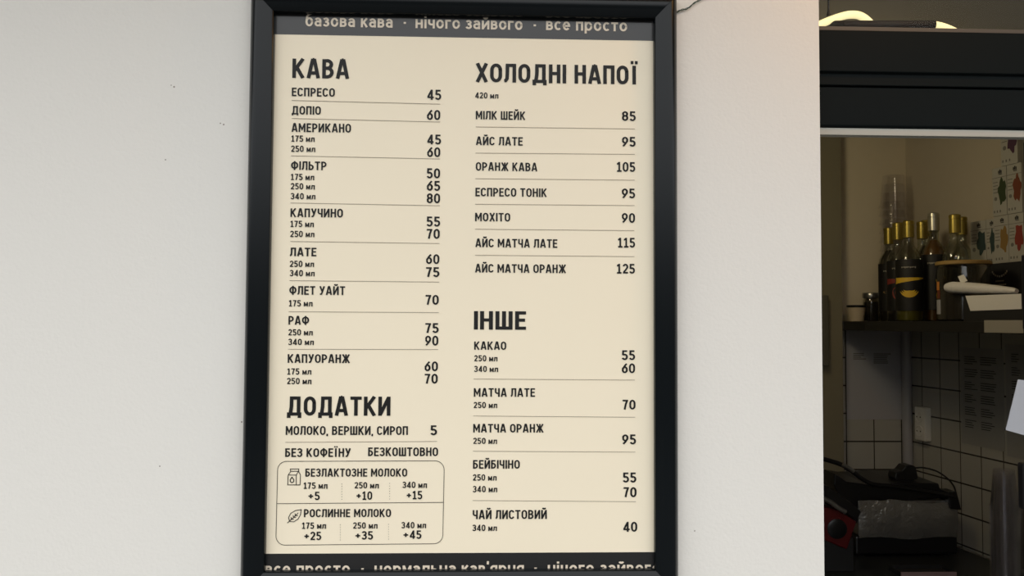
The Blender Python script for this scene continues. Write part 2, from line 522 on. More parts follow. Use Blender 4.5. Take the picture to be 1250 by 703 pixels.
def glyph(ch):
    """returns (width, strokes); capital height 1, strokes are centre lines"""
    s = SW; T = 1-s
    if ch == ' ': return 0.20, []
    if ch in 'АA':
        return .60, [[(.075, 0), (.268, 1)], [(.525, 0), (.332, 1)], [(.14, .27), (.46, .27)], [(.255, .96), (.345, .96)]]
    if ch == 'Б': return .50, [[(s, 0), (s, 1)], [(s, T), (.45, T)], bowl(s, .50-s, s, .60)]
    if ch == 'В': return .53, [[(s, 0), (s, 1)], bowl(s, .50-s, .53, T), bowl(s, .53-s, s, .53)]
    if ch == 'Д':
        return .66, [[(.0, s), (.66, s)], [(s, .1), (s, -.12)], [(.66-s, .1), (.66-s, -.12)], [(.155, s), (.20, .45), (.21, 1)], [(.13, T), (.565, T)], [(.53, s), (.53, 1)]]
    if ch == 'Е': return .46, [[(s, 0), (s, 1)], [(s, T), (.46, T)], [(s, .52), (.42, .52)], [(s, s), (.46, s)]]
    if ch == 'Ж':
        return .76, [[(.38, 0), (.38, 1)], [(.07, 1), (.31, .52), (.06, 0)], [(.69, 1), (.45, .52), (.70, 0)], [(.28, .52), (.48, .52)]]
    if ch == 'З':
        return .50, [arc(.24, .73, .175, .195, 165, -90, 14) + [(.16, .535)], [(.16, .535), (.24, .535)] + arc(.24, .30, .185, .225, 90, -165, 14)]
    if ch == 'И': return .56, [[(s, 0), (s, 1)], [(.56-s, 0), (.56-s, 1)], [(s+.01, .06), (.56-s-.01, .94)]]
    if ch == 'Й':
        w, st = glyph('И'); return w, st + [arc(.28, 1.27, .13, .15, 190, 350, 8)]
    if ch == 'І': return .15, [[(s, 0), (s, 1)]]
    if ch == 'Ї': return .32, [[(.16, 0), (.16, 1)], [(-.005, 1.17), (.125, 1.17)], [(.195, 1.17), (.325, 1.17)]]
    if ch == 'К': return .56, [[(s, 0), (s, 1)], [(s, .36), (.485, 1)], [(.205, .55), (.49, 0)]]
    if ch == 'Л': return .55, [[(0.0, s), (.06, s+.01), (.125, .2), (.14, .5), (.145, 1)], [(.075, T), (.54, T)], [(.55-s, 0), (.55-s, 1)]]
    if ch == 'М': return .68, [[(s, 0), (s, 1)], [(.68-s, 0), (.68-s, 1)], [(s+.01, .96), (.34, .30), (.68-s-.01, .96)]]
    if ch == 'Н': return .54, [[(s, 0), (s, 1)], [(.54-s, 0), (.54-s, 1)], [(s, .52), (.54-s, .52)]]
    if ch == 'О': return .56, [oval(s, .56-s, s, T)]
    if ch == 'П': return .53, [[(s, 0), (s, 1)], [(.53-s, 0), (.53-s, 1)], [(s, T), (.53-s, T)]]
    if ch == 'Р': return .52, [[(s, 0), (s, 1)], bowl(s, .52-s, .42, T)]
    if ch == 'С': return .53, [arc(.27, T-.25, .195, .25, 15, 180, 12) + arc(.27, s+.25, .195, .25, 180, 345, 12)]
    if ch == 'Т': return .52, [[(.26, 0), (.26, 1)], [(0, T), (.52, T)]]
    if ch == 'У': return .54, [[(.07, 1), (.285, .38)], [(.475, 1), (.23, .16), (.17, s), (.05, s)]]
    if ch == 'Ф': return .70, [[(.35, -.02), (.35, 1.02)], oval(s, .70-s, .20, .86, .30)]
    if ch == 'Х': return .56, [[(.07, 0), (.49, 1)], [(.07, 1), (.49, 0)]]
    if ch == 'Ч': return .50, [[(.50-s, 0), (.50-s, 1)], [(s, 1), (s, .60)] + arc(.255, .60, .18, .19, 180, 270, 6)[1:] + [(.50-s, .41)]]
    if ch == 'Ш': return .72, [[(s, 0), (s, 1)], [(.36, 0), (.36, 1)], [(.72-s, 0), (.72-s, 1)], [(s, s), (.72-s, s)]]
    if ch == 'Ь': return .51, [[(s, 0), (s, 1)], bowl(s, .51-s, s, .57)]
    if ch == ',': return .14, [[(.08, .13), (.055, -.14)]]
    if ch == '+': return .56, [[(.04, .46), (.52, .46)], [(.28, .22), (.28, .70)]]
    if ch == '0': return .54, [oval(s, .54-s, s, T, .30)]
    if ch == '1': return .46, [[(.25, 0), (.25, 1)], [(.03, .80), (.09, .80), (.24, .94)], [(.04, s*.8), (.46, s*.8)]]
    if ch == '2':
        return .52, [arc(.26, .70, .18, .225, 170, -25, 12) + [(.36, .48), (.10, s+.03)], [(.03, s), (.50, s)]]
    if ch == '3': return .52, [arc(.25, .72, .18, .205, 160, -90, 14) + [(.18, .52)], [(.18, .52), (.25, .52)] + arc(.25, .295, .195, .225, 90, -160, 14)]
    if ch == '4': return .58, [[(.40, 0), (.40, 1)], [(.40, .97), (.085, .27)], [(.03, .24), (.57, .24)]]
    if ch == '5':
        return .52, [[(.11, T), (.47, T)], [(.125, 1), (.105, .50)], [(.105, .53)] + arc(.25, .32, .195, .25, 120, -155, 14)]
    if ch == '6': return .54, [oval(s, .54-s, s, .62, .27), [(.44, .97), (.30, .80), (.13, .52), (s, .36)]]
    if ch == '7': return .50, [[(.02, T), (.49, T)], [(.43, .96), (.30, .55), (.20, 0)]]
    if ch == '8': return .54, [oval(.095, .445, .52, T, .20), oval(s, .54-s, s, .53, .225)]
    if ch == '9': return .54, [oval(s, .54-s, .38, T, .27), [(.10, .03), (.24, .20), (.41, .48), (.54-s, .64)]]
    # small letters, x-height 0.70
    X = .70; XT = X-s
    if ch == 'а': return .50, [arc(.235, X-.245, .175, .17, 155, 0, 10) + [(.41, .40), (.41, 0)], oval(s, .41, s, .40, .16)]
    if ch == 'б': return .54, [oval(s, .54-s, s, X-.06, .27), [(.44, 1.0), (.25, .95), (.12, .78), (s, .42)]]
    if ch == 'в': return .48, [[(s, 0), (s, X)], bowl(s, .45-s, .37, XT), bowl(s, .48-s, s, .37)]
    if ch == 'г': return .40, [[(s, 0), (s, X)], [(s, XT), (.40, XT)]]
    if ch == 'е': return .52, [[(s, .35), (.52-s, .35)] + arc(.26, .35, .185, XT-.35, 0, 320, 20)]
    if ch == 'з': return .44, [arc(.20, .515, .14, .12, 160, -90, 12) + [(.15, .385)], [(.15, .385), (.20, .37)] + arc(.205, .225, .16, .15, 90, -160, 12)]
    if ch == 'і': return .16, [[(.08, 0), (.08, X)], [(.0, .88), (.16, .88)]]
    if ch == 'й': return .54, [[(s, 0), (s, X)], [(.54-s, 0), (.54-s, X)], [(s, .06), (.54-s, .64)], arc(.27, .95, .12, .10, 190, 350, 8)]
    if ch == 'к': return .48, [[(s, 0), (s, X)], [(s, .25), (.42, X)], [(.20, .40), (.43, 0)]]
    if ch == 'л': return .53, [[(0, s), (.06, s), (.12, .2), (.135, X)], [(.07, XT), (.52, XT)], [(.53-s, 0), (.53-s, X)]]
    if ch == 'м': return .60, [[(s, 0), (s, X)], [(.60-s, 0), (.60-s, X)], [(s+.01, X-.05), (.30, .16), (.60-s-.01, X-.05)]]
    if ch == 'н': return .52, [[(s, 0), (s, X)], [(.52-s, 0), (.52-s, X)], [(s, .36), (.52-s, .36)]]
    if ch == 'о': return .54, [oval(s, .54-s, s, XT, .27)]
    if ch == 'п': return .50, [[(s, 0), (s, X)], [(.50-s, 0), (.50-s, X)], [(s, XT), (.50-s, XT)]]
    if ch == 'р': return .54, [[(s, -.22), (s, X)], oval(s, .54-s, s, XT, .27)]
    if ch == 'с': return .48, [arc(.26, .35, .185, XT-.35, 45, 315, 18)]
    if ch == 'т': return .48, [[(.24, 0), (.24, X)], [(0, XT), (.48, XT)]]
    if ch == 'ч': return .48, [[(.48-s, 0), (.48-s, X)], [(s, X), (s, .45)] + arc(.24, .45, .165, .14, 180, 270, 6)[1:] + [(.48-s, .31)]]
    if ch == 'ь': return .47, [[(s, 0), (s, X)], bowl(s, .47-s, s, .40)]
    if ch == 'я': return .50, [[(.50-s, 0), (.50-s, X)], bowl(.50-s, s, .29, XT)[::1] if False else [(.50-s, XT), (.24, XT)] + arc(.24, (XT+.29)/2, .16, (XT-.29)/2, 90, 270, 10)[1:] + [(.50-s, .29)], [(.30, .29), (.07, 0)]]
    if ch == "'": return .13, [[(.07, 1.0), (.06, .76)]]
    if ch == '·': return .18, [[(.01, .34), (.17, .34)]]
    return .4, []


def stroke_polys(pts, hw):
    """quads along a polyline with mitred joints"""
    n = len(pts); V = [Vector((p[0], p[1])) for p in pts]
    q = [V[0]]
    for p in V[1:]:
        if (p-q[-1]).length > 1e-6: q.append(p)
    V = q; n = len(V)
    if n < 2: return []
    L = []; R = []
    for i in range(n):
        d0 = (V[i]-V[i-1]).normalized() if i > 0 else (V[1]-V[0]).normalized()
        d1 = (V[i+1]-V[i]).normalized() if i < n-1 else d0
        n0 = Vector((-d0.y, d0.x)); n1 = Vector((-d1.y, d1.x))
        m = n0+n1
        m = m.normalized() if m.length > 1e-6 else n0
        k = hw/max(0.45, m.dot(n0))
        L.append(V[i]+m*k); R.append(V[i]-m*k)
    return [(L[i], R[i], R[i+1], L[i+1]) for i in range(n-1)]


GAP = 0.105


def lettering(text, org, ux, uz, width, height, gap=GAP):
    """mesh of one line of lettering; org is its lower left corner, ux the reading direction"""
    x = 0; items = []
    for ch in text:
        w, st = glyph(ch)
        items.append((x, st)); x += w + gap
    nat = x-gap
    k = (width/nat) if width else height
    m = MB()
    for gx, st in items:
        done = []
        for s_ in st:
            lift = Vector((0, -0.00003*len(done), 0)); done.append(1)
            for quad in stroke_polys(s_, SW):
                m.flat([Vector(org) + lift + ux*((gx+p.x)*k) + uz*(p.y*height) for p in quad])
    return m


# ------------------------------------------------------------------ the framed menu
YPAP = -0.0075
YINK = YPAP-0.0007
xl, xr = -0.28, 0.28
ztop, zbot = PZ+0.75102/2, PZ-0.75102/2
IN_L = 0.5*(at(336, 60, -.0075).x + at(325.2, 660, -.0075).x)
IN_R = 0.5*(at(797.0, 60, -.0075).x + at(798.0, 660, -.0075).x)
OUT_L = 0.5*(at(306, 2, -.013).x + at(293, 701, -.013).x)
OUT_R = 0.5*(at(825.5, 2, -.013).x + at(828.3, 701, -.013).x)
IN_T = 0.5*(at(340, 17.3, -.0075).z + at(792, 25.5, -.0075).z)
IN_B = 0.5*(at(340, 697.3, -.019).z + at(780, 696.8, -.019).z)
RW = 0.5*((IN_L-OUT_L)+(OUT_R-IN_R))
fr = thing('snap_frame', 'black aluminium snap frame with rounded mitred rails hanging on the white wall', 'picture frame', (0, 0, IN_B-RW))
prof = [(0.0, 0.0), (0.0, .012), (.04, .0170), (.12, .0218), (.22, .0248), (.36, .0262), (.50, .0260), (.64, .0248), (.76, .0230), (.86, .0212), (.93, .0198), (.97, .0188), (.99, .0176), (1.0, .0160), (1.0, .0086)]


def corner(i, u):
    u = u*RW
    L, R_, T_, B_ = IN_L-RW+u, IN_R+RW-u, IN_T+RW-u, IN_B-RW+u
    return [(L, T_), (R_, T_), (R_, B_), (L, B_)][i % 4]


for i, nm in enumerate(('top', 'right', 'bottom', 'left')):
    b = MB(); vs = []
    for u, h in prof:
        for k in (i, i+1):
            cx_, cz_ = corner(k, u); vs.append(Vector((cx_, -h, cz_)))
        d = (vs[-1]-vs[-2]).normalized()*0.00035
        vs[-1] -= d; vs[-2] += d
    n = len(prof)
    b.add(vs, [(2*k, 2*k+1, 2*k+3, 2*k+2) for k in range(n-1)] + [tuple(2*k for k in range(n)), tuple(2*k+1 for k in range(n))[::-1], (0, 2*n-2, 2*n-1, 1)])
    b.build('frame_rail', MT['frame'], fr, smooth=True)
b = MB(); b.box((IN_L-.012, -0.0035, IN_B-.012), (IN_R+.012, -0.0005, IN_T+.012))
b.build('backing_board', MT['blackm'], fr)

po = thing('menu_poster', 'cream printed coffee menu with black top and bottom bands inside the black frame', 'menu', (0, YPAP, IN_B-.008))
b = MB(); b.box((IN_L-.008, YPAP, IN_B-.008), (IN_R+.008, YPAP+.002, IN_T+.008))
b.build('paper_sheet', MT['paper'], po)
hd = MB(); hd.box((IN_L-.008, YPAP-.0003, ztop), (IN_R+.008, YPAP-.0001, IN_T+.008))
hd = hd.build('header_band', MT['band'], po, label='black printed band along the top of the menu')
ft = MB(); ft.box((IN_L-.008, YPAP-.0003, IN_B-.008), (IN_R+.008, YPAP-.0001, zbot))
ft = ft.build('footer_band', MT['band'], po, label='black printed band along the bottom of the menu')
EX, EZ = Vector((1, 0, 0)), Vector((0, 0, 1))


def line_of_text(name, text, x0, x1, yb, h, parent, mat='ink', label=None, bold=1.0):
    global SW
    p0 = at(x0, yb, YINK); p1 = at(x1, yb, YINK); pt_ = at(x0, yb-h, YINK)
    keep = SW; SW = keep*bold
    m = lettering(text, p0, EX, EZ, p1.x-p0.x, pt_.z-p0.z)
    SW = keep
    return m.build(name, MT[mat], parent, label=label)


def rule(x0, y0, x1, y1, parent, th=0.00062, mat='line'):
    a = at(x0, y0, YINK); c = at(x1, y1, YINK)
    m = MB(); m.flat([(a.x, YINK, a.z-th/2), (c.x, YINK, c.z-th/2), (c.x, YINK, c.z+th/2), (a.x, YINK, a.z+th/2)])
    return m.build('divider_line', MT[mat], parent)


# bands: lower case lettering
for txt, a, c, y, xh in (('базова кава', 372.8, 479.5, 32.0, 10.9), ('·', 492.5, 495.8, 33.2, 10.9), ('нічого зайвого', 507.2, 637.9, 34.3, 10.9), ('·', 651.2, 654.4, 36.2, 10.9), ('все просто', 666.6, 765.6, 36.6, 10.9)):
    line_of_text('band_lettering', txt, a, c, y, xh/.7, hd, 'creamink')
for txt, a, c, y, xh in (('все просто', 323.6, 427.1, 702.0, 11.4), ('·', 440.6, 444.2, 700.2, 11.4), ('нормальна', 457, 556.6, 701.8, 11.4), ("кав'ярня", 563.5, 639.5, 701.4, 11.4), ('·', 652, 655.6, 699.4, 11.4), ('нічого', 668.6, 725, 701.0, 11.4), ('зайвого', 732.8, 806, 700.8, 11.4)):
    line_of_text('band_lettering', txt, a, c, y, xh/.7, ft, 'creamink')

SECT = [
    (('КАВА', 356.7, 426, 95.0, 23.6), [
        ('i', 'ЕСПРЕСО', 356.1, 408.7, 117.3, 10.4), ('p', '45', 521.2, 538.5, 121.6, 12.3), ('l', 356.1, 122.5, 537.4, 127),
        ('i', 'ДОПІО', 356, 391.6, 139.5, 10.2), ('p', '60', 521, 537.4, 146.3, 12.2), ('l', 356, 144.5, 537.4, 148.8),
        ('i', 'АМЕРИКАНО', 355.8, 428.4, 160.9, 10.7), ('s', '175 мл', 355.4, 384, 172.8, 7.6), ('s', '250 мл', 355.2, 384.8, 185.2, 7.6), ('p', '45', 521.2, 538.3, 176, 11.9), ('p', '60', 521.2, 537.4, 191.5, 11.9), ('l', 355.2, 190.1, 537.4, 193.9),
        ('i', 'ФІЛЬТР', 355.2, 398.5, 207.2, 10.5), ('s', '175 мл', 354.8, 383.5, 219.6, 7.6), ('s', '250 мл', 354.8, 384.2, 231, 7.6), ('s', '340 мл', 354.8, 384.9, 243.1, 7.6), ('p', '50', 520.8, 537.2, 217.5, 12.2), ('p', '65', 520.8, 537.2, 232.6, 12), ('p', '80', 520.8, 537.2, 247.9, 12), ('l', 354.5, 247.6, 537, 251),
        ('i', 'КАПУЧИНО', 354.5, 418.5, 264.8, 10.6), ('s', '175 мл', 354.3, 383, 276.9, 7.6), ('s', '250 мл', 354.1, 383.7, 289.2, 7.6), ('p', '55', 520.6, 537.2, 276.2, 12), ('p', '70', 520.6, 536.8, 291.3, 12), ('l', 354.3, 294.6, 536.5, 297.1),
        ('i', 'ЛАТЕ', 354, 386.2, 312.5, 10.4), ('s', '250 мл', 353.6, 383.3, 325.7, 7.6), ('s', '340 мл', 353.6, 384, 337, 7.6), ('p', '60', 519.9, 536.3, 322.1, 11.9), ('p', '75', 519.7, 536.3, 337.9, 11.9), ('l', 353.4, 342.4, 536.1, 344.2),
        ('i', 'ФЛЕТ УАЙТ', 353.1, 421.2, 359.6, 10.6), ('s', '175 мл', 352.5, 381.5, 373.8, 7.6), ('p', '70', 519.2, 535.5, 371.8, 11.9), ('l', 352.5, 380.3, 535.6, 381.5),
        ('i', 'РАФ', 352, 377.2, 396.2, 10.6), ('s', '250 мл', 351.8, 381.7, 409.3, 7.6), ('s', '340 мл', 351.8, 383, 421, 7.6), ('p', '75', 518.8, 535.4, 406.2, 11.9), ('p', '90', 518.8, 535, 421.7, 12), ('l', 351.4, 426.2, 535, 426.5),
        ('i', 'КАПУОРАНЖ', 351.1, 427, 442.8, 10.6), ('s', '175 мл', 350.4, 380, 457.1, 7.6), ('s', '250 мл', 350.2, 380.1, 468.8, 7.6), ('p', '60', 518.1, 534.5, 453, 11.9), ('p', '70', 518.1, 534.3, 468.1, 11.9)]),
    (('ДОДАТКИ', 350.2, 476.5, 507.2, 23.4), [
        ('i', 'МОЛОКО, ВЕРШКИ, СИРОП', 348.7, 497.9, 530.8, 10.8), ('p', '5', 525.3, 533.4, 531, 11.9), ('l', 348.2, 539.8, 533.6, 538.7),
        ('i', 'БЕЗ КОФЕЇНУ', 348, 428, 557.7, 10.6), ('i', 'БЕЗКОШТОВНО', 449.3, 534.7, 556.7, 10.6),
        ('i', 'БЕЗЛАКТОЗНЕ МОЛОКО', 372.7, 497, 581.8, 9.9), ('s', '175 мл', 370.4, 399.7, 596.5, 7.7), ('s', '250 мл', 432.7, 462.4, 596.1, 7.7), ('s', '340 мл', 491.3, 521.2, 595.6, 7.7), ('p', '+5', 376, 390.2, 610.3, 10.2), ('p', '+10', 434.7, 454.3, 610, 10.2), ('p', '+15', 496, 515.4, 609.3, 10.2),
        ('i', 'РОСЛИННЕ МОЛОКО', 370.9, 477.2, 631.3, 9.9), ('s', '175 мл', 368.4, 397.9, 645.4, 7.7), ('s', '250 мл', 430.9, 460.8, 645.2, 7.7), ('s', '340 мл', 490, 520.1, 644.8, 7.7), ('p', '+25', 370.9, 392, 659.2, 10.2), ('p', '+35', 433.4, 455.2, 658.5, 10.2), ('p', '+45', 492, 514.3, 657.6, 10.2)]),
    (('ХОЛОДНІ НАПОЇ', 580.8, 778.3, 100.0, 22.9), [
        ('s', '420 мл', 579.9, 608.4, 119.9, 7.3),
        ('i', 'МІЛК ШЕЙК', 580.8, 641.2, 145.6, 10.3), ('p', '85', 759.2, 776, 147.4, 11.7), ('l', 580.8, 154.8, 775, 157.3),
        ('i', 'АЙС ЛАТЕ', 581, 638.1, 177, 10.3), ('p', '95', 759.2, 775.8, 178.7, 11.8), ('l', 580.5, 186.7, 775, 188.3),
        ('i', 'ОРАНЖ КАВА', 580.8, 655.8, 208.2, 10.3), ('p', '105', 752.7, 775.4, 209.4, 11.8), ('l', 580.2, 218, 774.8, 219.8),
        ('i', 'ЕСПРЕСО ТОНІК', 580.3, 667.5, 239.5, 10.4), ('p', '95', 759, 775.2, 241.8, 11.8), ('l', 580.1, 249.2, 774.5, 250.8),
        ('i', 'МОХІТО', 579.9, 622.8, 269.9, 10.3), ('p', '90', 759, 775.2, 271.8, 11.8), ('l', 579.9, 279.6, 774.3, 281.4),
        ('i', 'АЙС МАТЧА ЛАТЕ', 580.3, 680.3, 301.6, 10.4), ('p', '115', 754, 775.2, 301.9, 11.8), ('l', 579.9, 311.4, 774.5, 313.1),
        ('i', 'АЙС МАТЧА ОРАНЖ', 580, 690.9, 332.5, 10.4), ('p', '125', 752.7, 775, 333.7, 11.8)]),
    (('ІНШЕ', 578.5, 642.1, 402.1, 22.5), [
        ('i', 'КАКАО', 578.8, 618, 426.8, 10.0), ('s', '250 мл', 578.8, 607.3, 440.9, 7.4), ('s', '340 мл', 578.8, 608, 453.9, 7.4), ('p', '55', 759, 775.2, 439.3, 11.8), ('p', '60', 759, 775.2, 455.4, 11.9), ('l', 578.3, 462.5, 775, 463.8),
        ('i', 'МАТЧА ЛАТЕ', 578.3, 653.1, 484.1, 10.4), ('s', '250 мл', 578.1, 606.9, 498, 7.4), ('p', '70', 759.7, 775.8, 499.8, 11.9), ('l', 577.9, 507.6, 775.4, 509.2),
        ('i', 'МАТЧА ОРАНЖ', 577.6, 663.5, 527.8, 10.4), ('s', '250 мл', 577.6, 606.7, 541.8, 7.5), ('p', '95', 759.4, 776.3, 542.2, 12), ('l', 577.4, 550.6, 775.6, 551.7),
        ('i', 'БЕЙБІЧІНО', 577.4, 634.5, 572, 10.5), ('s', '250 мл', 577.2, 606.2, 586.6, 7.7), ('s', '340 мл', 577.2, 606.9, 600.8, 7.7), ('p', '55', 760.3, 776.7, 588.8, 12.1), ('p', '70', 760.8, 777, 606.8, 12.2), ('l', 577, 610.8, 776.3, 612.2),
        ('i', 'ЧАЙ ЛИСТОВИЙ', 577, 667.5, 633.6, 11), ('s', '340 мл', 576.7, 606.6, 648.1, 7.7), ('p', '40', 760.6, 777.9, 649, 12.1)]),
]
NM = dict(i='item_name', s='cup_size', p='price')
heads = []
for (ht, a, c, y, h), rows in SECT:
    hobj = line_of_text('section_heading', ht, a, c, y, h, po, label='large black heading reading ' + ht, bold=1.12)
    heads.append(hobj)
    for r in rows:
        if r[0] == 'l':
            rule(r[1], r[2], r[3], r[4], hobj)
        else:
            line_of_text(NM[r[0]], r[1], r[2], r[3], r[4], r[5], hobj, bold=dict(i=1.08, s=1.12, p=1.10)[r[0]])


# rounded box, its middle line, dotted separators and the two icons
def ink_path(pts, hw, m, closed=False):
    P = [at(x, y, YINK) for x, y in pts]
    P = [(p.x, p.z) for p in P]
    if closed: P = P + [P[0], P[1]]
    for q in stroke_polys(P, hw):
        m.flat([(p.x, YINK, p.y) for p in q])


m = MB()
TL, TRr, BR, BL = (338.8, 563.0), (542.2, 562.4), (540.6, 663.6), (336.9, 665.3)
r = 11.0
pts = [(TL[0]+r+(-r)*math.cos(t), TL[1]+r-r*math.sin(t)) for t in [math.pi/2*i/8 for i in range(9)]]
pts += [(TRr[0]-r+r*math.sin(t), TRr[1]+r-r*math.cos(t)) for t in [math.pi/2*i/8 for i in range(9)]]
pts += [(BR[0]-r+r*math.cos(t), BR[1]-r+r*math.sin(t)) for t in [math.pi/2*i/8 for i in range(9)]]
pts += [(BL[0]+r-r*math.sin(t), BL[1]-r+r*math.cos(t)) for t in [math.pi/2*i/8 for i in range(9)]]
ink_path(pts, 0.00038, m, True)
ink_path([(337.9, 614.7), (541.4, 613.1)], 0.00038, m)
m.build('rounded_outline', MT['ink'], po, label='thin rounded outline around the two milk options')
for x, ya, yb_ in ((417.2, 590.6, 609.5), (475.6, 590, 609), (415.4, 640.5, 659), (474.3, 640, 658)):
    m = MB()
    for k in range(7):
        y = ya+(yb_-ya)*k/6
        ink_path([(x-.35, y), (x+.35, y)], 0.0004, m)
    m.build('dotted_separator', MT['ink'], po)
Zc = lambda l: [(335+x/6.39, 560+y/6.39) for x, y in l]
m = MB()
ink_path(Zc([(107, 126), (103, 203), (200, 203), (203, 126), (188, 97), (128, 97)]), .0005, m, True)
ink_path(Zc([(126, 97), (124, 79), (190, 79), (188, 97)]), .0005, m)
ink_path(Zc([(107, 126), (170, 126), (170, 203)]), .0005, m)
ink_path(Zc([(170, 126), (188, 97)]), .0005, m)
ink_path(Zc([(137, 143), (123, 162), (124, 178), (137, 186), (150, 178), (151, 162)]), .0006, m, True)
m.build('milk_carton_icon', MT['ink'], po, label='small drawn milk carton')
m = MB()
ink_path(Zc([(209, 396), (165, 403), (128, 424), (110, 458), (118, 488), (150, 491), (184, 470), (203, 436)]), .0005, m, True)
ink_path(Zc([(101, 501), (186, 421)]), .0005, m)
for (x, y) in ((132, 472), (148, 457), (163, 443)):
    ink_path(Zc([(x-2, y-18), (x, y), (x+20, y-1)]), .0005, m)
m.build('leaf_icon', MT['ink'], po, label='small drawn leaf')

# twisted cable running up behind the frame
b = MB()
base = [at(x, y, -0.0035) for x, y in ((819, 19), (825, 15.8), (829, 13.2), (833, 11.8), (838, 10.8), (842, 8.6), (846, 4.6), (850, 2), (857, -1.5), (880, -14), (915, -40))]
base += [Vector((0.42, -0.0035, 2.30)), Vector((0.47, -0.0035, 2.55))]
fine = []
for i in range(len(base)-1):
    for k in range(5): fine.append(base[i].lerp(base[i+1], k/5))
fine.append(base[-1])
for ph in (0, math.pi):
    b.tube([p + Vector((0.0009*math.sin(i*.55+ph)*.4, 0.0006*math.cos(i*.55+ph), 0.0011*math.sin(i*.55+ph))) for i, p in enumerate(fine)], 0.00062, 6)
tag(b.build('cable', MT['wire'], smooth=True), 'thin dark green twisted cable on the white wall at the frame\'s upper right corner', 'cable')

# ------------------------------------------------------------------ glowing tube lamp behind the upper pane
YL = 0.17


def arcpx(pts, Y, n=6):
    P = [at(x, y, Y) for x, y in pts]; out = []
    for i in range(len(P)-1):
        p0, p1, p2, p3 = P[max(i-1, 0)], P[i], P[i+1], P[min(i+2, len(P)-1)]
        for k in range(n):
            t = k/n
            out.append(0.5*((2*p1)+(p2-p0)*t+(2*p0-5*p1+4*p2-p3)*t*t+(3*p1-p0-3*p2+p3)*t**3))
    out.append(P[-1]); return out


lampo = thing('tube_lamp', 'curved glowing yellow tube lamp with a black bar behind the upper window pane', 'lamp', at(1070, 30, YL+.02))
b = MB(); b.tube(arcpx([(968, 46), (985, 37.5), (1003, 29), (1020, 22.3), (1035, 18.2), (1047, 18.4), (1055, 22), (1062, 28)], YL+.012), 0.0066, 12)
b.build('glowing_tube', MT['glow'], lampo, smooth=True)
b = MB(); b.tube(arcpx([(1134, 30.2), (1141, 30.6), (1152, 33.2), (1164, 38.2), (1174, 44.5), (1180, 52)], YL), 0.0066, 12)
b.build('glowing_tube', MT['glow'], lampo, smooth=True)
p0, p1 = at(985, 30.8, YL+.055), at(1140.5, 30.4, YL-.006)
b = MB(); b.tube([p0, at(1030, 30.6, YL-.004), p1], 0.0076, 14)
b.build('bar', MT['blackm'], lampo, smooth=True, label='straight black bar')
b = MB(); p = at(1011.5, 20, YL+.012)
pts = [Vector((p.x, p.y, p.z)), Vector((p.x, p.y, 2.299))]
b.tube(pts, 0.0016, 8)
b.lathe([(0.0016, .014), (.0040, 0.0)], (p.x, p.y, p.z), 10)
b.build('cord', MT['blackp'], lampo, smooth=True)

# ------------------------------------------------------------------ shelf
SHN = 0.34
tA = 0.0
xsl = at(1030.0, 398, YP).x
inn = pw(0, SHN, 0)
b = MB()
endp = pw(1.55, SHN, 0); endw = pw(1.55, 0.0065, 0)
k_ = (1.50-(CO+WN*SHN).y)/WD.y
innr = CO+WN*SHN+WD*k_
out = [(xsl, 1.50), (innr.x, 1.50), (endp.x, endp.y), (endw.x, endw.y), (CO.x-.012, YB-.007), (xp+.001, YB-.007), (xp+.001, YP-.001), (xsl, YP-.001)]
b.prism([(x, y, SH_B) for x, y in out], (0, 0, SH_T-SH_B))
tag(b.build('wall_shelf', MT['shelf'], bevel=.0012), 'black corner wall shelf holding the syrup bottles and tea cartons', 'shelf')
ct = MB()
p, q = onwall(1201.5, 388, SHN+.001), onwall(1247, 401.5, SHN+.001)
t0, t1 = tz(1201.5, 390, SHN+.001)[0], tz(1249, 390, SHN+.001)[0]
ct.wbox(t0, t1, SHN+.0004, SHN+.0016, SH_B+.002, SH_T+.003)
tag(ct.build('shelf_label', MT['tag']), 'blank grey card stuck on the black shelf edge under the white sheet', 'label')


